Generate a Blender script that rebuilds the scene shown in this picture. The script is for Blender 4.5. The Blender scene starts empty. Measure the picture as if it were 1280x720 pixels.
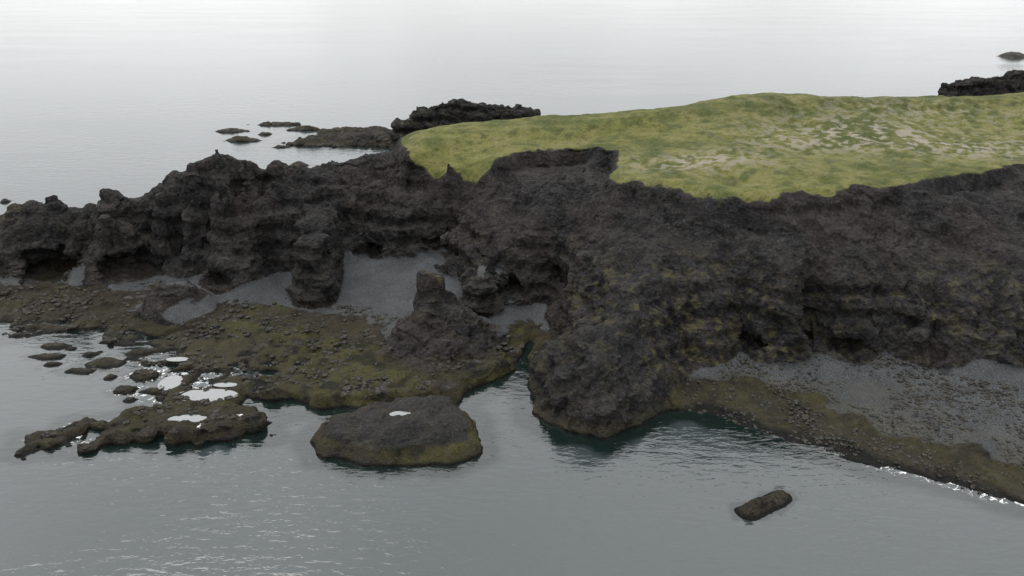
import bpy, math, numpy as np, random
from mathutils import Vector
rng=np.random.RandomState(7); random.seed(7)
# ------------------------------------------------------------------ site survey
# control points of the coast were sighted from one station 45 m above sea level and
# resolved to world X,Y,Z metres (sea level = 0).
P=math.radians(22); SP,CP=math.sin(P),math.cos(P)
def site(u,v,z):
    a=(u-640)/1004; b=(v-360)/1004; t=(45-z)/(SP+b*CP)
    return (a*t,(CP-b*SP)*t,z)
def zm(z): return z if z<3 else z+.30*(z-3)
cols={-60:[(440,-1),(410,0),(385,.6),(365,1.2),(340,2),(300,5),(265,7)],
10:[(390,.7),(365,1.2),(345,2),(305,5.5),(285,7),(264,8)],
65:[(420,.1),(395,.8),(370,1.2),(352,1.5),(310,5),(280,7.5),(262,8.6)],
130:[(425,0),(405,.8),(380,1.2),(350,2),(330,2.5),(300,6),(265,9.5),(245,10.6)],
200:[(430,.2),(400,.8),(370,1.5),(340,2.2),(318,3.2),(300,5.5),(260,9.5),(225,12.5),(214,13)],
235:[(325,3.2),(290,7),(250,10.5),(215,13.8),(194,15.4)],
270:[(480,.3),(440,.5),(400,1),(370,1.6),(345,2.2),(325,3.5),(295,7),(250,11),(210,14.8),(180,16.8)],
305:[(300,5.5),(250,10.8),(210,14.3),(186,16)],
340:[(480,.4),(440,.7),(400,1.1),(370,1.8),(340,2.6),(310,4),(280,7),(240,11),(215,13.5),(200,14.3)],
400:[(480,.8),(440,.8),(400,1.2),(370,2),(345,3),(320,4),(290,6.5),(250,10),(215,13),(196,13.9)],
460:[(470,.9),(430,1),(395,1.4),(370,2.2),(345,3.2),(320,4.2),(290,6),(250,9.5),(215,12.5),(182,14.5)],
510:[(480,1),(440,1.2),(400,1.8),(370,2.5),(345,3.4),(320,4.4),(300,6),(260,9.5),(220,12.5),(190,15),(175,15.2),(167,15.2)],
560:[(480,1),(440,1.2),(400,2),(370,2.8),(345,3.6),(305,5),(290,7.5),(250,10),(215,13),(195,15),(172,15.6),(156,16)],
620:[(450,.6),(425,1.5),(400,2),(380,2.6),(350,5),(310,7.5),(270,10),(230,13),(195,15.2),(170,16),(150,16.3)],
680:[(430,.8),(400,2),(375,2.8),(345,5),(300,9),(260,12),(225,14),(188,15.5),(165,16.3),(145,16.8)],
700:[(530,.8),(500,3),(460,5.4),(435,6.2)],
740:[(548,.6),(520,2.2),(480,4.4),(440,6),(405,7.4),(345,8),(300,10),(260,12.5),(225,14.2),(190,15.6),(165,16.3),(142,17)],
790:[(530,.8),(500,3),(460,4.8),(420,6.4),(380,8),(345,9.4),(300,11),(260,13),(224,15.2),(205,15.6),(170,16.5),(138,17.3)],
850:[(508,0.3),(480,1.2),(450,3),(420,4.5),(380,6.8),(340,9),(300,11),(265,13.2),(237,15.2),(200,16),(165,17),(130,18)],
920:[(530,0),(500,.6),(460,1.2),(435,2),(400,5),(370,7),(330,9.5),(290,12),(260,14),(243,15.3),(220,15.5),(185,17),(150,18),(118,19)],
1000:[(553,0),(520,.6),(480,1.2),(440,2.2),(425,3),(395,6),(350,9),(300,12),(265,14),(241,15.3),(215,15.6),(180,16.5),(150,17.5),(119,18.5)],
1080:[(578,0),(540,.7),(500,1.3),(455,2.2),(430,3),(395,6),(350,9),(300,11.5),(260,14),(236,15.5),(210,15.8),(180,16.5),(155,17.5),(121,18)],
1160:[(600,0),(560,.8),(510,1.4),(460,2.2),(440,3.5),(390,6.5),(345,9),(300,11.5),(255,14.3),(227,15.7),(200,16),(160,17),(119,18)],
1230:[(620,0),(580,.8),(520,1.5),(460,3.5),(400,6.5),(350,9),(300,11.5),(250,14.3),(217,15.8),(190,16.2),(150,17),(117,18)],
1280:[(632,0),(590,.8),(520,1.6),(460,3),(400,6.3),(350,8.8),(300,11.3),(250,14),(210,16),(180,16.4),(116,18)],
1400:[(665,0),(600,1),(520,1.8),(450,3.5),(390,6.5),(300,11.3),(205,16),(160,16.8),(116,18)],
1560:[(700,0),(600,1.2),(520,2),(450,3.5),(390,6.5),(300,11.3),(200,16),(116,18)],
}
pts=[]
for u,l in cols.items():
    q=[site(u,v,zm(z)) for v,z in l]; pts+=q
    x,y,z=q[-1]
    if z>10 and u>=500: pts+=[(x*1.03,y+4,z-1.6),(x*1.05,y+10,z-7),(x*1.06,y+18,-2)]
    elif z>6: pts+=[(x*1.02,y+4,z-1.5),(x*1.05,y+13,-1.5)]
for u,v,z in [(260,515,1.2),(200,530,.9),(120,540,.6),(60,552,.4),(300,530,1.3),(270,500,.8),(330,480,.9),(380,490,1.),(430,495,1.2),(540,490,1.1),(170,520,.8),(800,480,3.6),(760,500,3.2)]:
    pts.append(site(u,v,z))
pts=np.array(pts)
# ------------------------------------------------------------------ noise
T=rng.rand(65536).astype(np.float32)
def _h(x,y,z):
    n=(x*73856093)^(y*19349663)^(z*83492791)
    n=(n^(n>>13))*1274126177
    return T[((n^(n>>16))&65535)]
def vn(x,y,z):
    xi=np.floor(x).astype(np.int64);yi=np.floor(y).astype(np.int64);zi=np.floor(z).astype(np.int64)
    fx=(x-xi).astype(np.float32);fy=(y-yi).astype(np.float32);fz=(z-zi).astype(np.float32)
    fx=fx*fx*(3-2*fx);fy=fy*fy*(3-2*fy);fz=fz*fz*(3-2*fz)
    def L(a,b,t): return a+(b-a)*t
    c=[[[_h(xi+i,yi+j,zi+k) for k in (0,1)] for j in (0,1)] for i in (0,1)]
    return L(L(L(c[0][0][0],c[1][0][0],fx),L(c[0][1][0],c[1][1][0],fx),fy),
             L(L(c[0][0][1],c[1][0][1],fx),L(c[0][1][1],c[1][1][1],fx),fy),fz)*2-1
def rot(x,y,z,i):
    a=.7+i*1.3; ca,sa=math.cos(a),math.sin(a); x,y=x*ca-y*sa,x*sa+y*ca
    b=.5+i*.9; cb,sb=math.cos(b),math.sin(b); return x,y*cb-z*sb,y*sb+z*cb
def fbm(x,y,z,o=4,g=.5):
    s=0;a=1.;f=1.;n=0
    for i in range(o):
        p,q,r=rot(x*f,y*f,z*f,i)
        s=s+a*vn(p+17.3*i,q+5.1*i,r+9.7*i);n+=a;a*=g;f*=2.03
    return s/n
def ridged(x,y,z,o=3,g=.5):
    s=0;a=1.;f=1.;n=0
    for i in range(o):
        p,q,r=rot(x*f,y*f,z*f,i) if i else (x,y,z)
        s=s+a*(1-2*np.abs(vn(p+3.3*i,q+7.9*i,r+1.7*i)));n+=a;a*=g;f*=2.1
    return s/n
def worley(x,y,z):
    xi=np.floor(x).astype(np.int64);yi=np.floor(y).astype(np.int64);zi=np.floor(z).astype(np.int64)
    f1=np.full(x.shape,9.,np.float32);f2=f1.copy();cid=f1*0
    for i in (-1,0,1):
        for j in (-1,0,1):
            for k_ in (-1,0,1):
                a,b,c=xi+i,yi+j,zi+k_
                d=(a+_h(a,b,c)-x)**2+(b+_h(a+71,b+13,c+5)-y)**2+(c+_h(a+7,b+131,c+57)-z)**2
                m=d<f1; f2=np.where(m,f1,np.minimum(f2,d)); cid=np.where(m,_h(a+3,b+37,c+91),cid); f1=np.where(m,d,f1)
    return np.sqrt(f1),np.sqrt(f2),cid
def ss(a,b,x):
    t=np.clip((x-a)/(b-a),0,1); return t*t*(3-2*t)
# ------------------------------------------------------------------ grid
S=.28
gx=np.arange(-130,134,S); gy=np.arange(56,243,S); gz=np.arange(-.9,27,S)
X,Y=np.meshgrid(gx,gy,indexing='ij'); X=X.astype(np.float32);Y=Y.astype(np.float32)
def sdist(poly,x,y):
    poly=[(p[0],p[1]) for p in poly]; d=np.full(x.shape,1e9,np.float32); ins=np.zeros(x.shape,bool)
    for i in range(len(poly)):
        ax,ay=poly[i];bx,by=poly[(i+1)%len(poly)]
        ex,ey=bx-ax,by-ay; wx=x-ax; wy=y-ay
        t=np.clip((wx*ex+wy*ey)/(ex*ex+ey*ey+1e-9),0,1)
        d=np.minimum(d,(wx-ex*t)**2+(wy-ey*t)**2)
        c=((ay>y)!=(by>y))
        ins^=c&(x<(bx-ax)*(y-ay)/((by-ay) if by!=ay else 1e-9)+ax)
    return np.where(ins,1,-1)*np.sqrt(d)
def zs(l,z): return [site(u,v,z) for u,v in l]
coast=zs([(-200,415),(0,425),(60,420),(125,412),(140,440),(165,455),(205,462),(200,485),(165,515),(90,535),(15,552),(50,562),(140,552),(220,548),(300,552),(335,545),(340,520),(310,500),(345,505),(395,513),(450,512),(500,505),(575,505),(590,485),(640,465),(655,445),(660,430),(668,435),(660,465),(658,495),(670,520),(710,540),(760,550),(800,530),(835,515),(870,515),(905,525),(960,545),(1030,560),(1095,585),(1180,603),(1280,630),(1400,665),(1600,720)],0)
coast+=[(220,60),(220,215),(130,215),(100,205),(40,200),(0,190),(-20,176),(-35,168),(-50,156),(-66,148),(-95,142),(-140,140),(-150,110)]
isle=zs([(385,555),(400,535),(470,512),(560,505),(600,530),(605,570),(560,585),(450,583),(395,570)],0)
grass=zs([(500,166),(510,187),(560,192),(600,196),(650,189),(700,187),(745,188),(770,193),(774,200),(762,212),(775,220),(800,223),(850,233),(900,239),(960,240),(1040,237),(1120,231),(1180,224),(1230,217),(1280,211),(1400,204)],zm(15.3))
grass+=[(220,110),(220,200),(116,196),(80,190),(48,183),(20,175),(0,165),(-14,158)]
def pfn():
    A=np.sqrt(((pts[:,None,:2]-pts[None,:,:2])**2).sum(-1)); n=len(pts)
    M=np.zeros((n+1,n+1)); M[:n,:n]=A-np.eye(n)*.05; M[:n,n]=1; M[n,:n]=1
    w=np.linalg.solve(M,np.append(pts[:,2],0)); return w
w=pfn()
h=np.full(X.shape,w[-1],np.float32)
for i in range(len(pts)):
    h+=np.float32(w[i])*np.sqrt((X-np.float32(pts[i,0]))**2+(Y-np.float32(pts[i,1]))**2)
wn=fbm(X/5,Y/5,0*X,4)
# gullies and spurs running down the slope
sl0=ss(4.5,9,h)*(1-ss(15.5,17.5,h))
gul=ridged(X/8.5+.6*wn,Y/34,0*X+3,3,.5)
h=h+sl0*(1.35*gul-.25)
# --- buttresses, stacks, crags : (x0,y0,x1,y1,r_base,r_top,h0,h1)
def cap(h,x0,y0,x1,y1,rb,rt,h0,h1,base=1.0,wf=1.2):
    ex,ey=x1-x0,y1-y0; L2=ex*ex+ey*ey+1e-6
    wx=X+wn*wf;wy=Y+wf*fbm(X/4+9,Y/4,0*X,3)
    t=np.clip(((wx-x0)*ex+(wy-y0)*ey)/L2,0,1)
    r=np.sqrt((wx-x0-ex*t)**2+(wy-y0-ey*t)**2)
    top=h0+(h1-h0)*t
    f=np.clip((rb-r)/(rb-rt),-.5,1)
    f=np.where(f>0,f*f*.35+f*.65,f)
    return np.maximum(h,np.where(r<rb*1.02,base+(top-base)*f,-9))
h=cap(h,-27.0,103.5,-29.5,117,3.0,1.6,9.8,12,1.5)
h=cap(h,-10.0,92.0,-6.5,92.5,7.6,.8,5.4,4.8,.9)
h=cap(h,-10.9,94.2,-10.2,94.6,2.1,1.1,9.2,8.7,3.0)
h=cap(h,-8.3,94.8,-7.9,95.2,1.6,.6,6.6,6.3,3)
h=cap(h,-4.0,98.5,-5.5,112,2.8,1.2,6.7,9.2,1.5)
h=cap(h,-46,100.5,-45.4,101,6,.7,4.9,4.7,1)
h=cap(h,59,95,61,99,3.4,1.8,9.6,10.6,3)
h=cap(h,48,87.5,50,93,3.7,1.6,7.8,8.6,1.5)
h=cap(h,57.5,88.5,62,92,4.6,1.5,5.8,7,1.8)
h=cap(h,26,91,27,98,3.1,1.7,10,12,1.8)
h=cap(h,16,86,18,96,3.6,1.2,9,12,3)
h=cap(h,36,96,37,101,2.8,1.3,9.6,12,3)
def bump(h,u,v,z,R,A,p=4):
    x,y,_=site(u,v,zm(z)); r=np.sqrt((X+.4*wn-x)**2+((Y-y)*.8)**2); return h+A*np.exp(-(r/R)**p)
for b in [(268,186,16.2,5.5,2.0,2),(292,190,15.6,3,.7,2),(130,245,10.6,1.9,2.4),(112,256,10,1.3,1.3),(152,246,11,1.0,1.3),(66,262,8.6,1.2,2.2),(42,264,8.3,1.2,1.5),(18,266,8,1.3,1),(190,224,12.6,1.2,1.0),(312,192,15.4,.5,1.7),(345,200,14.2,1.2,.6),(222,206,14,1.2,.6)]: h=bump(h,*b)
# --- turf edge : upper wall dropping from the lip
gd=sdist(grass,X+.9*wn,Y+1.1*fbm(X/3,Y/3,0*X+4,4))
dropn=ss(-.5,.5,fbm(X/5+30,Y/5,0*X,3))
h-=(1.5+1.5*dropn)*ss(-.1,1.3+.9*(1-dropn),-gd)*ss(11,17,h)
plate=ss(0,4,gd)
h+=plate*(.7*fbm(X/11,Y/8,0*X+2,3)+.22*fbm(X/2.5,Y/2.5,0*X,3)-.2)
h+=plate*1.0*(ss(-2.5,2.5,Y-(129+.20*(X-20)+4*wn))-.75)
h-=plate*ss(135,158,Y)*(.7+.5*ss(10,-10,X))
h-=.3*(1-ss(0,1.6,gd))*ss(-.3,0,gd)      # turf rolls over at the lip
# --- shoreline clamp
frag=fbm(X/3.2,Y/2.6,0*X+6,4)
lw=ss(-18,-28,X)*ss(97,91,Y)
cd=sdist(coast,X+1.0*wn,Y+1.2*fbm(X/3,Y/3,0*X+6,4))
cd=cd+lw*5.0*(frag-.10)*ss(-6,0,cd)*ss(8,1,cd)
h=np.minimum(h,np.where(cd>0,cd*1.5,cd*.9-.05))
tid=ss(1.9,1.1,h)*(X<4)
h+=tid*(.8*ridged(X/3.6,Y/2.4,0*X+16,3)-.42)*(.35+.65*lw+.6*ss(-38,-48,X)+.3*ss(-16,-10,X)).clip(0,1.2)*ss(-.5,.6,cd)
# --- islands
def isl(h,poly,H,k,n=.5,wf=.8):
    d=sdist(poly,X+wf*wn,Y+wf*fbm(X/2.5,Y/2.5,0*X+8,3)); return np.maximum(h,np.where(d>0,H*(1-np.exp(-d*k))+n*fbm(X/2,Y/2,0*X,4)*ss(0,1,d),d*1.2-.05)),d
h,dis=isl(h,isle,2.3,.85)
s0,s1=site(934,640,0),site(976,622,0)
h=cap(h,s0[0],s0[1],s1[0],s1[1],1.35,.2,.95,.8,-.25,.45)
tt=np.clip(((X-s0[0])*(s1[0]-s0[0])+(Y-s0[1])*(s1[1]-s0[1]))/((s1[0]-s0[0])**2+(s1[1]-s0[1])**2),0,1)
dsm=2.0-np.sqrt((X-s0[0]-tt*(s1[0]-s0[0]))**2+(Y-s0[1]-tt*(s1[1]-s0[1]))**2)
def ell(h,x,y,rx,ry,H):
    q=np.sqrt(((X-x+.25*rx*wn)/rx)**2+((Y-y)/ry)**2)+.55*fbm(X/1.8+x,Y/1.8,0*X,3)
    return np.maximum(h,np.where(q<1.6,H*(1-q*q),-9))
for u,v,wd,dp,H in [(70,433,16,3,.4),(60,446,20,3,.4),(98,464,26,4,.5),(155,488,20,5,.5),(130,455,24,6,.6),(180,470,18,6,.6),(172,442,14,4,.5),(66,456,10,2,.35),(186,490,16,4,.5),(140,472,9,3,.3),(112,444,10,3,.35),(165,500,12,3,.4),(88,436,8,2,.3),
   (290,164,20,1.6,1.0),(350,155,32,1.8,1.1),(378,162,20,1.5,1.0),(303,176,20,1.5,.9),(395,180,34,3,1.4),(440,176,60,6,1.8),(460,168,46,4,1.7),(478,176,40,7,2.4),(418,172,26,2.5,1.4),(372,207,12,2,.8),(330,168,8,1,.7),(8,252,8,2,.6),(408,166,14,1.2,.9),(436,163,20,1.4,1.0),(466,164,22,1.6,1.3),(352,184,9,1,.6)]:
    x,y,_z=site(u,v,0); dpt=math.atan2(45,y); rx=wd*y/1004*1.06; ry=dp*y/(1004*math.sin(dpt))*1.1
    h=ell(h,x,y,rx,ry,H)
# --- rear spur and far right crag
for a in [(-27,200,-22,201,5,1.5,8.4,11.0),(-22,201,-14,202,7,1.2,11.2,13.2),(-14,202,-6,202,8,1.2,13.4,12.0),(-6,203,1,203,8,1.5,11.8,11.6),(1,203,6,205,7,1.2,11.2,10.6),
          (107,200,113,200,7,1.5,17.8,19),(113,200,122,201,8,1.5,18.2,19.8),(122,201,140,202,9,2,19.8,20)]: h=cap(h,*a,-1)
spur=ss(185,192,Y)
h+=spur*ss(3,9,h)*(1.3*fbm(X/2.2,Y/2.2,0*X,3))
# --- tide pools (carved basins, water level)
pools=[site(258,494,.85),site(236,523,1.05),site(214,478,.55),site(500,517,2.25),site(222,449,.6),site(282,481,.9)]
psz=[(3.0,1.3),(2.0,.75),(1.2,1.6),(1.3,.45),(1.2,.5),(1.2,.45)]
pk=0*X
for (x,y,z),(rx,ry) in zip(pools,psz):
    q=np.sqrt(((X-x+.9*wn)/rx)**2+((Y-y+.6*fbm(X/1.2,Y/1.2,0*X+3,3))/ry)**2)
    k=1-ss(1.0,1.7,q); k2=1-ss(.8,1.1,q)
    h=np.maximum(h,-9)*(1-k)+k*np.maximum(h,z+.12); h=h*(1-k2)+k2*(z-.3); pk=np.maximum(pk,1-ss(1.1,1.8,q))
H2=h
gX,gY=np.gradient(h,S); slope=np.sqrt(gX**2+gY**2)
k=np.ones(7)/7
def blur(a):
    for ax in (0,1): a=np.apply_along_axis(lambda m:np.convolve(m,k,'same'),ax,a)
    return a
slb=blur(slope)
gedge=fbm(X/1.1,Y/1.1,0*X+21,3)
grm=ss(-.5,.3,gd+.9*gedge)*ss(14.5,15.5,h)*(1-ss(1.6,2.6,slope))
toe2=np.exp(-(((X-11)/10)**2+((Y-77)/8)**2)**2)
cone=np.exp(-(((X+8)/8.0)**2+((Y-88)/7.5)**2)**2)
lowr=.55*ss(15,25,X)
zt=1.6*np.exp(-((X+8)/24)**2)
sand=ss(1.25-lowr,1.7-lowr,h+.45*wn)*(1-ss(4.9,6.2,h+wn-zt))*(1-ss(.5,.9,slb+.12*wn-.25*zt))*(1-grm)*(Y<150)*(dis<-1)*(1-toe2)*(1-cone)
alg=(1-ss(1.2-lowr,1.7-lowr,h+.35*wn))*(1-ss(.9,1.6,slb))*(Y<150)*(1-.8*cone)*(1-ss(-1,0,dsm))
def samp(g,x,y):
    fx=np.clip((x-gx[0])/S,0,len(gx)-1.001);fy=np.clip((y-gy[0])/S,0,len(gy)-1.001)
    i=fx.astype(int);j=fy.astype(int);fx=fx-i;fy=fy-j
    return (g[i,j]*(1-fx)+g[i+1,j]*fx)*(1-fy)+(g[i,j+1]*(1-fx)+g[i+1,j+1]*fx)*fy
# ------------------------------------------------------------------ volume + caves
nrm=(1/np.sqrt(1+slope**2)).astype(np.float32)
D=(gz[None,None,:].astype(np.float32)-h[:,:,None].astype(np.float32))*nrm[:,:,None]
caves=[(site(57,345,1.8),4.8,5,4.4),(site(172,332,2.6),5,4.5,3.6),(site(565,298,5.8),4.4,4,2.4),(site(638,354,4.2),2.1,4.5,2.2),(site(300,318,3.4),3.0,3,1.8),(site(470,312,4.5),3.5,3,1.6),(site(425,325,3.6),2.0,3,1.8),(site(700,345,5),1.8,3,1.8),(site(940,425,2.8),2.4,3,2),(site(1060,430,3.2),3,3,2)]
for (x,y,z),rx,ry,rz in caves:
    yy=np.arange(y-10,y+16,.25); hv=samp(H2,np.full(yy.shape,x),yy); hit=np.flatnonzero(hv>z+rz*.75)
    if len(hit): y=yy[hit[0]]
    z=max(z-.4,float(samp(H2,np.array([x]),np.array([y-rz]))[0])); y+=ry*.15
    i0,i1=np.searchsorted(gx,[x-rx*2,x+rx*2]);j0,j1=np.searchsorted(gy,[y-ry*2,y+ry*2])
    a,b,c=np.meshgrid(gx[i0:i1],gy[j0:j1],gz,indexing='ij')
    e=(np.sqrt(((a-x)/rx)**2+((b-y)/ry)**2+(np.maximum(c-z,0)/rz+np.maximum(z-c,0)/.7)**2)+.3*fbm(a/1.8,b/1.8,c/1.8,3)-1)*min(rx,rz)
    D[i0:i1,j0:j1]=np.maximum(D[i0:i1,j0:j1],-e.astype(np.float32))
# ------------------------------------------------------------------ surface nets
s=(D<0); s8=s.astype(np.int8)
c=np.zeros(tuple(n-1 for n in D.shape),np.int8)
for i in (0,1):
    for j in (0,1):
        for kk in (0,1): c+=s8[i:D.shape[0]-1+i,j:D.shape[1]-1+j,kk:D.shape[2]-1+kk]
act=np.flatnonzero((c>0)&(c<8)); cs=c.shape; del c
ix,iy,iz=np.unravel_index(act,cs)
cor=[(i,j,kk) for i in (0,1) for j in (0,1) for kk in (0,1)]
val={q:D[ix+q[0],iy+q[1],iz+q[2]] for q in cor}
acc=np.zeros((len(act),3),np.float32);cnt=np.zeros(len(act),np.float32)
for qa in cor:
    for ax in range(3):
        if qa[ax]==0:
            qb=list(qa);qb[ax]=1;qb=tuple(qb);a=val[qa];b=val[qb];m=(a<0)!=(b<0)
            t=np.where(m,a/np.where(a==b,1,a-b),0)
            for d in range(3): acc[:,d]+=np.where(m,qa[d]+(t if d==ax else 0),0)
            cnt+=m
acc/=cnt[:,None]
V=np.stack([gx[0]+(ix+acc[:,0])*S,gy[0]+(iy+acc[:,1])*S,gz[0]+(iz+acc[:,2])*S],1)
F=[]
for ax in range(3):
    sl=[slice(None)]*3;sh=[slice(None)]*3;sl[ax]=slice(0,-1);sh[ax]=slice(1,None)
    lo=s[tuple(sl)];hi=s[tuple(sh)]
    e=np.argwhere(lo!=hi); b=(ax+1)%3;cc=(ax+2)%3
    e=e[(e[:,b]>0)&(e[:,cc]>0)&(e[:,b]<cs[b])&(e[:,cc]<cs[cc])]
    fl=lo[e[:,0],e[:,1],e[:,2]]
    q=[]
    for db,dc in ((-1,-1),(0,-1),(0,0),(-1,0)):
        g=e.copy();g[:,b]+=db;g[:,cc]+=dc
        q.append(np.searchsorted(act,np.ravel_multi_index((g[:,0],g[:,1],g[:,2]),cs)))
    q=np.stack(q,1); q[~fl]=q[~fl][:,::-1]; F.append(q)
F=np.concatenate(F); del D,s,s8
print('verts',len(V),'faces',len(F))
def mkmesh(name,V,F):
    me=bpy.data.meshes.new(name); n=F.shape[1]
    me.vertices.add(len(V)); me.vertices.foreach_set('co',V.astype(np.float32).ravel())
    me.loops.add(F.size); me.loops.foreach_set('vertex_index',F.astype(np.int32).ravel())
    me.polygons.add(len(F)); me.polygons.foreach_set('loop_start',np.arange(0,F.size,n,dtype=np.int32))
    me.update(calc_edges=True); me.polygons.foreach_set('use_smooth',np.ones(len(F),bool))
    ob=bpy.data.objects.new(name,me); bpy.context.collection.objects.link(ob); return ob
ter=mkmesh('coastal_terrain',V,F); me=ter.data
N=np.empty(len(V)*3,np.float32); me.vertices.foreach_get('normal',N); N=N.reshape(-1,3)
x,y,z=V.T
nz=fbm(x/1.3,y/1.3,z/1.3,4)
vg=samp(grm,x,y)*ss(.3,.6,N[:,2]); vs=ss(.3,.7,samp(sand,x,y)*ss(.68,.86,N[:,2])+.35*nz*(1-vg)); va=samp(alg,x,y)*(1-vs)
rock=np.clip(1-vg-vs*.95,0,1)*(1-.68*va)
rawrock=rock.copy()
toe=np.exp(-(((x-11)/8)**2+((y-77)/6)**2))
isv=ss(-.5,.5,samp(dis,x,y))
rock*=(1-.35*toe)*(1-.5*isv)*(1-.5*ss(175,190,y)*ss(5,3,z))
rock*=ss(-.1,1.2,z)*.7+.3
rock*=1-.7*np.exp(-(((x+10.6)/3.2)**2+((y-94.5)/3)**2)**2)
rock*=1-.9*samp(pk,x,y)
rock*=1-.6*ss(-1,0,samp(dsm,x,y))
rock*=1-.25*ss(-20,-35,x)*ss(150,140,y)
rock*=1-.42*ss(7,12,z)*ss(-20,-5,x)*ss(185,175,y)
steep=1-ss(.45,.8,N[:,2])
# broken, fractured rock: ridged crags with sharp crests, planar fracture offsets, bedding
wx_=.5*fbm(x/4,y/4,z/4,2)
f1,f2,c1=worley(x/2.6+wx_,y/2.6-wx_,z/3.2)
r1=ridged(x/5+wx_,y/6,z/6.5,5,.60); r2=ridged(x/2.3,y/2.6,z/7,4,.6); r3=fbm(x/1.1,y/1.1,z/1.,3,.7)
led=np.abs(((z+1.1*fbm(x/6,y/6,z/9,3))/2.6)%1-.5)*2
disp=rock*(1.35*(r1-.25)+.40*(c1-.5)+.8*(r2-.2)*(.35+.65*steep)+.34*r3+.6*steep*(ss(.15,.7,led)-.6))
gdv=-samp(gd,x,y)
lim=-.05+.22*np.clip(gdv,0,20)+.35*nz
disp=np.where((z>12)&(gdv<8),np.minimum(disp,lim),disp)
disp+=(vs*.05+vg*.10)*fbm(x/1.2,y/1.2,z/1.2,3)+va*(.18*(c1-.5)+.18*nz)*(1-samp(pk,x,y))
rh=rock*np.where(z>13,ss(-.2,2,gdv),1)
hz=np.stack([.35*fbm(x/1.5+40,y/1.5,z/1.3,3,.6),.35*fbm(x/1.5,y/1.5+40,z/1.3,3,.6),.25*fbm(x/1.3,y/1.3,z/1.3+40,3,.6)],1)*rh[:,None]
Vn=V+N*disp[:,None]+hz
me.vertices.foreach_set('co',Vn.astype(np.float32).ravel())
fr=rawrock[F].mean(1); me.polygons.foreach_set('use_smooth',fr<.5); me.update()
lich=(.14+.95*np.exp(-(((x-20)/14)**2+((y-87)/10)**2))+.65*np.exp(-(((x-56)/13)**2+((y-88)/7)**2)))*ss(14.5,8,z)+.9*np.exp(-(((x+82)/6)**2+((y-121)/6)**2))+1.5*np.exp(-((x+11)/3)**2-((y-94)/3)**2)*ss(6.8,8.5,z)+.25*ss(185,195,y)
def gs(u,v,zz,rx,ry):
    a,b,_=site(u,v,zm(zz)); return np.exp(-((x-a)/rx)**2-((y-b)/ry)**2)
scree=vg*(gs(880,188,16.8,10,4)+gs(1070,157,17.4,15,6)+.8*gs(1230,178,16.4,16,7)+.5*gs(1150,140,17.5,22,6)+.5*gs(990,170,17,9,4))
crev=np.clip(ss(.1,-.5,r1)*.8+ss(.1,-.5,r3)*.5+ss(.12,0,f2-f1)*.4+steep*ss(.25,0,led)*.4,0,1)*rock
lig=np.clip(ss(.25,.8,r1)*.5+ss(.1,.5,r3)*.4+(c1-.5)*.5,0,1)
def attr(me,name,a):
    at=me.color_attributes.new(name,'FLOAT_COLOR','POINT'); at.data.foreach_set('color',a.astype(np.float32).ravel())
b1=.5+.5*fbm(x/8,y/8,z/8,3); b2=.5+.5*fbm(x/1.9,y/1.9,z/1.9,4,.6); b3=.5+.5*fbm(x/.95+50,y/.95,z/.95,3,.65)
dark=np.clip(.35*samp(lw,x,y)*ss(86,80,y)+va*.55*ss(12,22,x)+va*.6*ss(-36,-46,x)+ss(-.3,.4,samp(dsm,x,y)),0,1)
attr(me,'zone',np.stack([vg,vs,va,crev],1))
attr(me,'extra',np.stack([np.clip(lich,0,1),np.clip(scree,0,1),np.clip(toe*.6+isv,0,1),lig],1))
attr(me,'vary',np.stack([b1,b2,b3,dark],1))
# ------------------------------------------------------------------ node helpers
class NT:
    def __init__(s,nt): s.t=nt; nt.nodes.clear()
    def n(s,ty,**kw):
        nd=s.t.nodes.new(ty)
        for k_,v in kw.items():
            if k_.startswith('i_'):
                k2=k_[2:]; k2=int(k2) if k2.isdigit() else k2.replace('_',' ')
                if hasattr(v,'is_output') : s.t.links.new(v,nd.inputs[k2])
                else: nd.inputs[k2].default_value=v
            else: setattr(nd,k_,v)
        return nd
    def noise(s,vec,sc,det=4,rough=.6,dist=0):
        return s.n('ShaderNodeTexNoise',i_Vector=vec,i_Scale=sc,i_Detail=det,i_Roughness=rough,i_Distortion=dist).outputs['Fac']
    def mr(s,v,a,b,c_=0.,d=1.):
        return s.n('ShaderNodeMapRange',i_Value=v,i_1=a,i_2=b,i_3=c_,i_4=d,interpolation_type='SMOOTHSTEP').outputs[0]
    def m(s,op,a,b=0.):
        return s.n('ShaderNodeMath',operation=op,i_0=a,i_1=b).outputs[0]
    def mix(s,f,a,b):
        nd=s.n('ShaderNodeMix',data_type='RGBA')
        for i,v in ((0,f),(6,a),(7,b)):
            if hasattr(v,'is_output'): s.t.links.new(v,nd.inputs[i])
            else: nd.inputs[i].default_value=v if i==0 else (*v,1)
        return nd.outputs[2]
    def scale(s,vec,sx,sy,sz,rz=0):
        nd=s.n('ShaderNodeMapping',i_Vector=vec); nd.inputs['Scale'].default_value=(sx,sy,sz); nd.inputs['Rotation'].default_value=(0,0,rz); return nd.outputs[0]
def mat(name):
    m_=bpy.data.materials.new(name); m_.use_nodes=True; return m_,NT(m_.node_tree)
def finish(t,col,rough,normal=None,spec=.5,**kw):
    b=t.n('ShaderNodeBsdfPrincipled'); o=t.n('ShaderNodeOutputMaterial')
    for k_,v in (('Base Color',col),('Roughness',rough),('Specular IOR Level',spec))+tuple(kw.items()):
        if hasattr(v,'is_output'): t.t.links.new(v,b.inputs[k_])
        else: b.inputs[k_].default_value=(*v,1) if isinstance(v,tuple) else v
    if normal: t.t.links.new(normal,b.inputs['Normal'])
    t.t.links.new(b.outputs[0],o.inputs[0])
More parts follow.
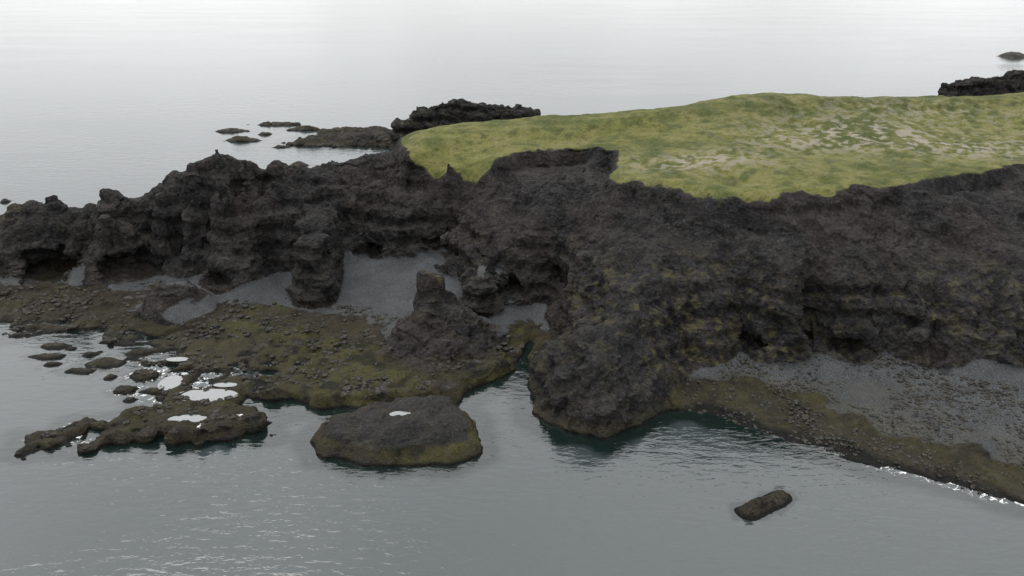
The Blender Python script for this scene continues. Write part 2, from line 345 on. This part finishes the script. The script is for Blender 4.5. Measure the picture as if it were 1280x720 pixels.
# ------------------------------------------------------------------ terrain material
M,t=mat('coast_ground')
tc=t.n('ShaderNodeTexCoord').outputs['Object']; geo=t.n('ShaderNodeNewGeometry')
sep=t.n('ShaderNodeSeparateXYZ',i_0=geo.outputs['Normal']); pz=t.n('ShaderNodeSeparateXYZ',i_0=geo.outputs['Position']).outputs[2]
zv=t.n('ShaderNodeVertexColor',layer_name='zone'); crv=zv.outputs[1]
zc=t.n('ShaderNodeSeparateColor',i_0=zv.outputs[0])
ev=t.n('ShaderNodeVertexColor',layer_name='extra'); ec=t.n('ShaderNodeSeparateColor',i_0=ev.outputs[0]); tone=ev.outputs[1]
vv=t.n('ShaderNodeVertexColor',layer_name='vary'); drk=vv.outputs[1]
vc=t.n('ShaderNodeSeparateColor',i_0=vv.outputs[0])
n1,n2,nb=vc.outputs[0],vc.outputs[1],vc.outputs[2]
n3=t.noise(tc,2.6,3,.7);n4=t.noise(tc,9,2,.7)
up=t.mr(sep.outputs[2],.35,.85)
rk=t.mix(t.mr(n2,.3,.72),(.0085,.0085,.009),(.0225,.0208,.0202))
rk=t.mix(t.m('MULTIPLY',t.mr(n1,.46,.62),.6),rk,(.027,.0220,.0197))
rk=t.mix(t.m('MULTIPLY',tone,.55),rk,(.044,.0415,.040))
rk=t.mix(t.m('MULTIPLY',t.mr(n3,.52,.70),.5),rk,(.066,.063,.060))
rk=t.mix(t.m('MULTIPLY',t.mr(n3,.48,.32),.6),rk,(.004,.004,.004))
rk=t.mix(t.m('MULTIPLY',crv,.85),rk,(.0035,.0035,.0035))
rk=t.mix(t.m('MULTIPLY',ec.outputs[2],.4),rk,t.mix(n3,(.011,.0115,.012),(.034,.034,.033)))
lm=t.m('MULTIPLY',t.m('MULTIPLY',ec.outputs[0],t.mr(nb,.48,.72)),t.m('ADD',t.m('MULTIPLY',up,.5),.35))
rk=t.mix(lm,rk,t.mix(n3,(.034,.030,.014),(.100,.090,.038)))
sd=t.mix(t.mr(n2,.35,.7),(.028,.0300,.0320),(.042,.0445,.0465))
sd=t.mix(t.m('MULTIPLY',t.mr(n4,.50,.66),.65),sd,(.090,.092,.093))
sd=t.mix(t.m('MULTIPLY',t.mr(n4,.48,.36),.6),sd,(.010,.010,.011))
sd=t.mix(t.m('MULTIPLY',t.mr(n3,.55,.7),.5),sd,(.026,.025,.020))
al=t.mix(t.mr(n2,.36,.60),(.011,.0105,.006),(.042,.040,.014))
al=t.mix(t.mr(n1,.44,.60),al,t.mix(n3,(.014,.0115,.009),(.038,.031,.022)))
al=t.mix(t.m('MULTIPLY',t.mr(n3,.50,.62),.75),al,(.007,.007,.006))
al=t.mix(t.m('MULTIPLY',t.mr(nb,.6,.8),.6),al,(.050,.048,.044))
al=t.mix(t.m('MULTIPLY',t.mr(n4,.55,.7),.4),al,(.07,.066,.055))
gr=t.mix(t.mr(n1,.38,.62),(.046,.053,.0135),(.084,.085,.024))
gr=t.mix(t.m('MULTIPLY',t.mr(n2,.48,.70),.7),gr,(.112,.103,.043))
gr=t.mix(t.m('MULTIPLY',t.mr(n2,.50,.30),.8),gr,(.031,.039,.012))
gr=t.mix(t.m('MULTIPLY',t.mr(nb,.46,.25),.65),gr,(.029,.034,.012))
gr=t.mix(t.m('MULTIPLY',t.mr(n3,.48,.64),.6),gr,(.025,.030,.010))
gr=t.mix(t.m('MULTIPLY',t.mr(n4,.52,.66),.5),gr,(.135,.130,.060))
scm=t.m('MULTIPLY',ec.outputs[1],t.mr(nb,.45,.63))
gr=t.mix(scm,gr,t.mix(n4,(.045,.038,.028),(.28,.255,.21)))
brk=t.m('MULTIPLY',t.m('SUBTRACT',n3,.5),1.1)
col=t.mix(t.mr(t.m('ADD',zc.outputs[1],brk),.35,.65),rk,sd); col=t.mix(t.mr(t.m('ADD',zc.outputs[2],brk),.3,.7),col,al)
band=t.m('MULTIPLY',t.mr(pz,1.6,.7),t.mr(n2,.3,.5))
col=t.mix(t.m('MULTIPLY',band,.5),col,t.mix(n3,(.009,.0085,.005),(.052,.044,.016)))
col=t.mix(t.m('MULTIPLY',drk,t.mr(nb,.72,.40,.35,.95)),col,t.mix(t.mr(n3,.35,.65),(.006,.0055,.005),(.027,.022,.0165)))
col=t.mix(t.mr(pz,.40,.12),col,(.004,.004,.0035))
col=t.mix(t.mr(t.m('ADD',zc.outputs[0],t.m('MULTIPLY',brk,.7)),.3,.7),col,gr)
hgt=t.m('ADD',t.m('MULTIPLY',n3,.42),t.m('MULTIPLY',n4,.15))
bst=t.m('ADD',t.m('MULTIPLY',t.m('ADD',zc.outputs[0],zc.outputs[1]),-.5),1.)
bp=t.n('ShaderNodeBump',i_Height=hgt,i_Distance=1.0,i_Strength=bst)
wet=t.mr(pz,1.3,.3,.9,.55)
finish(t,col,wet,bp.outputs[0],.1)
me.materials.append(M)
# ------------------------------------------------------------------ sea
ax_=np.concatenate([[-5000,-2500,-1200,-600,-350,-220,-160],np.arange(-129,133,.8),[160,220,350,600,1200,2500,5000]])
ay_=np.concatenate([[-3000,-800,-200,-50,0,20,35,48],np.arange(57,242,.8),[260,300,380,500,800,1500,3000,6000]])
WX,WY=np.meshgrid(ax_,ay_,indexing='ij'); nX,nY=WX.shape
WV=np.stack([WX.ravel(),WY.ravel(),0*WX.ravel()],1)
I=np.arange(nX*nY).reshape(nX,nY)
WF=np.stack([I[:-1,:-1],I[1:,:-1],I[1:,1:],I[:-1,1:]],-1).reshape(-1,4)
sea=mkmesh('sea_water',WV,WF)
ing=(WX>-129.5)&(WX<132)&(WY>57)&(WY<241)
hh=np.where(ing,samp(H2,WX,WY),-20)
foam=np.exp(-np.abs(np.clip(hh,-5,5)+.12)/.35)*ing
fz=.15+np.exp(-((WX-50)/14)**2-((WY-64)/9)**2)*1.0+.6*np.exp(-((WX+42)/9)**2-((WY-80)/9)**2)
foam=(foam*np.clip(fz,0,1)).ravel()
sh=(ss(-3.5,-.2,hh)*ing).ravel()
attr(sea.data,'shore',np.stack([foam,sh,0*foam,0*foam+1],1))
M,t=mat('sea_surface')
tc=t.n('ShaderNodeTexCoord').outputs['Object']
sc=t.n('ShaderNodeSeparateColor',i_0=t.n('ShaderNodeVertexColor',layer_name='shore').outputs[0])
r1=t.noise(t.scale(tc,.55,1.3,1,.25),1.0,3,.55,.3); r2=t.noise(t.scale(tc,.16,.42,1,-.15),1.0,2,.5,.3)
big=t.noise(t.scale(tc,.008,.03,1,.1),1.,3,.6,.4)
hg=t.m('ADD',t.m('MULTIPLY',r1,.10),t.m('MULTIPLY',r2,.075))
bp=t.n('ShaderNodeBump',i_Height=hg,i_Distance=1.0,i_Strength=t.mr(big,.35,.65,.3,.85))
fn=t.mr(t.noise(tc,1.7,4,.75,.8),.50,.60)
fm=t.m('MULTIPLY',sc.outputs[0],fn)
col=t.mix(t.mr(sc.outputs[1],0.,.6),(.022,.028,.029),(.004,.008,.007)); col=t.mix(t.mr(fm,.12,.5),col,(.7,.72,.72))
finish(t,col,t.mr(fm,.1,.5,.07,.7),bp.outputs[0],.5,IOR=1.5)
sea.data.materials.append(M)
# tide pools
Mp,t=mat('pool_water'); tc=t.n('ShaderNodeTexCoord').outputs['Object']
finish(t,(.10,.105,.105),.04,t.n('ShaderNodeBump',i_Height=t.noise(tc,3,2),i_Distance=.01).outputs[0],.5,IOR=1.75)
for (px,py,pzz),(rx,ry) in zip(pools,psz):
    n=28; a=np.linspace(0,2*np.pi,n,endpoint=False)
    v=np.stack([px+rx*1.15*np.cos(a),py+ry*1.15*np.sin(a),0*a+pzz],1)
    ob=mkmesh('tide_pool',v,np.arange(n)[None,:]); ob.data.materials.append(Mp)
# ------------------------------------------------------------------ loose stones
def ico():
    import bmesh
    bm=bmesh.new(); bmesh.ops.create_icosphere(bm,subdivisions=1,radius=1); v=np.array([p.co[:] for p in bm.verts]); f=np.array([[q.index for q in p.verts] for p in bm.faces]); bm.free(); return v,f
iv,fv=ico()
def stones(name,xy,r,mt):
    n=len(xy); ph=samp(H2,xy[:,0],xy[:,1])
    o=rng.rand(n,1,3)*50; q=iv[None]*1.3+o
    d=1+.5*fbm(q[...,0],q[...,1],q[...,2],2)
    v=iv[None]*d[...,None]*(np.stack([.8+.6*rng.rand(n),.8+.6*rng.rand(n),.5+.3*rng.rand(n)],1)*r[:,None])[:,None,:]
    an=rng.rand(n,1)*6.28; ca,sa=np.cos(an),np.sin(an)
    v=np.stack([v[...,0]*ca-v[...,1]*sa+xy[:,:1],v[...,0]*sa+v[...,1]*ca+xy[:,1:2],v[...,2]+(ph+r*.1)[:,None]],-1)
    f=fv[None]+(np.arange(n)*len(iv))[:,None,None]
    ob=mkmesh(name,v.reshape(-1,3),f.reshape(-1,3)); ob.data.materials.append(mt)
    ob.data.polygons.foreach_set('use_smooth',np.zeros(n*len(fv),bool)); return ob
Ms,t=mat('stone'); tc=t.n('ShaderNodeTexCoord').outputs['Object']
nn=t.noise(tc,.8,3,.7); n5=t.noise(tc,4,3,.7)
finish(t,t.mix(t.mr(n5,.45,.7),t.mix(t.mr(nn,.4,.6),(.008,.008,.007),(.022,.019,.013)),(.05,.047,.042)),.8,t.n('ShaderNodeBump',i_Height=n5,i_Distance=.1).outputs[0],.2)
def scatter(n,x0,x1,y0,y1,lo,hi):
    xy=np.stack([rng.uniform(x0,x1,n),rng.uniform(y0,y1,n)],1); a=samp(H2,*xy.T); b=samp(slb,*xy.T)
    cl=fbm(xy[:,0]/4,xy[:,1]/4,0*a,3)
    return xy[(a>lo)&(a<hi)&(b<.7)&(cl+rng.rand(n)*.6>.25)]
xy=scatter(34000,18,85,58,95,-.25,2.8); stones('foreshore_stones',xy,.06+.22*rng.rand(len(xy))**4,Ms)
xy=scatter(26000,-80,6,70,120,-.2,1.7); stones('tidal_rocks',xy,.06+.38*rng.rand(len(xy))**4,Ms)
# far islet
def islet(name,cx,cy,rx,ry,H):
    n=48;g=np.linspace(-1.2,1.2,n);a,b=np.meshgrid(g,g,indexing='ij')
    q=np.sqrt(a*a+b*b)+.35*fbm(a*2.5+cx,b*2.5,0*a,4); zz=H*(1-q**2)+.5*ridged(a*5,b*5,0*a,3)-.4
    v=np.stack([(cx+a*rx).ravel(),(cy+b*ry).ravel(),zz.ravel()],1);J=np.arange(n*n).reshape(n,n)
    ob=mkmesh(name,v,np.stack([J[:-1,:-1],J[1:,:-1],J[1:,1:],J[:-1,1:]],-1).reshape(-1,4)); ob.data.materials.append(Ms)
x0,y0,_=site(1266,71,0); islet('sea_rock',x0,y0,6.5,9,2.6)
# ------------------------------------------------------------------ gulls resting on the shore rocks
Mg,t=mat('gull_plumage'); tc=t.n('ShaderNodeTexCoord').outputs['Object']
gz_=t.n('ShaderNodeSeparateXYZ',i_0=tc).outputs[2]
finish(t,t.mix(t.mr(gz_,.30,.36),(.7,.7,.68),(.30,.32,.34)),.8)
def gull(px,py,ang):
    ax=[(-.30,.27,.015),(-.22,.27,.05),(-.1,.26,.085),(.03,.26,.10),(.13,.29,.075),(.18,.35,.048),(.21,.40,.055),(.26,.41,.045),(.30,.395,.016),(.345,.385,.006)]
    n=10;vs_=[];fs=[]
    for i,(a,c_,r) in enumerate(ax):
        for j in range(n):
            th=2*math.pi*j/n; vs_.append((a,r*math.cos(th)*.9,c_+r*math.sin(th)))
            if i: fs.append([(i-1)*n+j,(i-1)*n+(j+1)%n,i*n+(j+1)%n,i*n+j])
    for sgn in (-1,1):
        b0=len(vs_)
        for (a,yy,c_) in [(-.38,.03,.29),(-.1,.095,.33),(.1,.09,.31),(-.02,.10,.22)]: vs_.append((a,yy*sgn,c_))
        fs.append([b0,b0+1,b0+2,b0+3])
        b0=len(vs_)
        for zz_ in (.0,.2):
            for (a,yy) in ((-.012,.028),(.012,.028),(.012,.048),(-.012,.048)): vs_.append((a,yy*sgn,zz_))
        for j in range(4): fs.append([b0+j,b0+(j+1)%4,b0+4+(j+1)%4,b0+4+j])
    ob=mkmesh('seagull',np.array(vs_),np.array(fs)); ob.data.materials.append(Mg)
    dg=bpy.context.evaluated_depsgraph_get()
    hit=bpy.context.scene.ray_cast(dg,Vector((px,py,30)),Vector((0,0,-1)))
    ob.location=(px,py,hit[1][2] if hit[0] else .5); ob.rotation_euler=(0,0,ang); ob.scale=(.95,.95,.95)
for u,v,zz_,an in [(98,541,.8,.3),(250,538,1.3,1.2),(300,520,1.5,3.6)]:
    gx_,gy_,_=site(u,v,zz_); gull(gx_,gy_,an)
# ------------------------------------------------------------------ sky + light
W=bpy.data.worlds.new('World'); bpy.context.scene.world=W; W.use_nodes=True; t=NT(W.node_tree)
el,az=math.radians(58),math.radians(-40)
sky=t.n('ShaderNodeTexSky',sky_type='NISHITA',sun_disc=False,sun_elevation=el,sun_rotation=az)
tc=t.n('ShaderNodeTexCoord').outputs['Generated']; zz=t.n('ShaderNodeSeparateXYZ',i_0=tc).outputs[2]
grad=t.mr(zz,0.,.75,11.8,27.5)
cl=t.noise(t.scale(tc,1,1,2.2),2.6,3,.55,.3); grad=t.m('MULTIPLY',grad,t.mr(cl,.3,.7,.88,1.10))
ccol=t.n('ShaderNodeMix',data_type='RGBA',blend_type='MULTIPLY'); ccol.inputs[0].default_value=1
t.t.links.new(grad,ccol.inputs[6]); ccol.inputs[7].default_value=(.99,1.0,1.005,1)
c2=t.mix(.94,sky.outputs[0],ccol.outputs[2])
bg=t.n('ShaderNodeBackground',i_Color=c2,i_Strength=.1); o=t.n('ShaderNodeOutputWorld'); t.t.links.new(bg.outputs[0],o.inputs[0])
L=bpy.data.lights.new('sun','SUN'); L.energy=1.4; L.angle=math.radians(35); L.color=(1,.96,.9)
lo=bpy.data.objects.new('sun',L); bpy.context.collection.objects.link(lo)
dv=Vector((math.sin(az)*math.cos(el),math.cos(az)*math.cos(el),math.sin(el)))
lo.rotation_euler=dv.to_track_quat('Z','Y').to_euler()
# ------------------------------------------------------------------ camera
cam=bpy.data.cameras.new('camera'); co=bpy.data.objects.new('camera',cam); bpy.context.collection.objects.link(co)
co.location=(0,0,45); co.rotation_euler=(math.radians(90-22),0,0); cam.sensor_width=36; cam.lens=36*1004/1280; cam.clip_end=20000; cam.clip_start=1
sc_=bpy.context.scene; sc_.camera=co
sc_.view_settings.view_transform='Standard'; sc_.view_settings.look='None'; sc_.view_settings.exposure=0
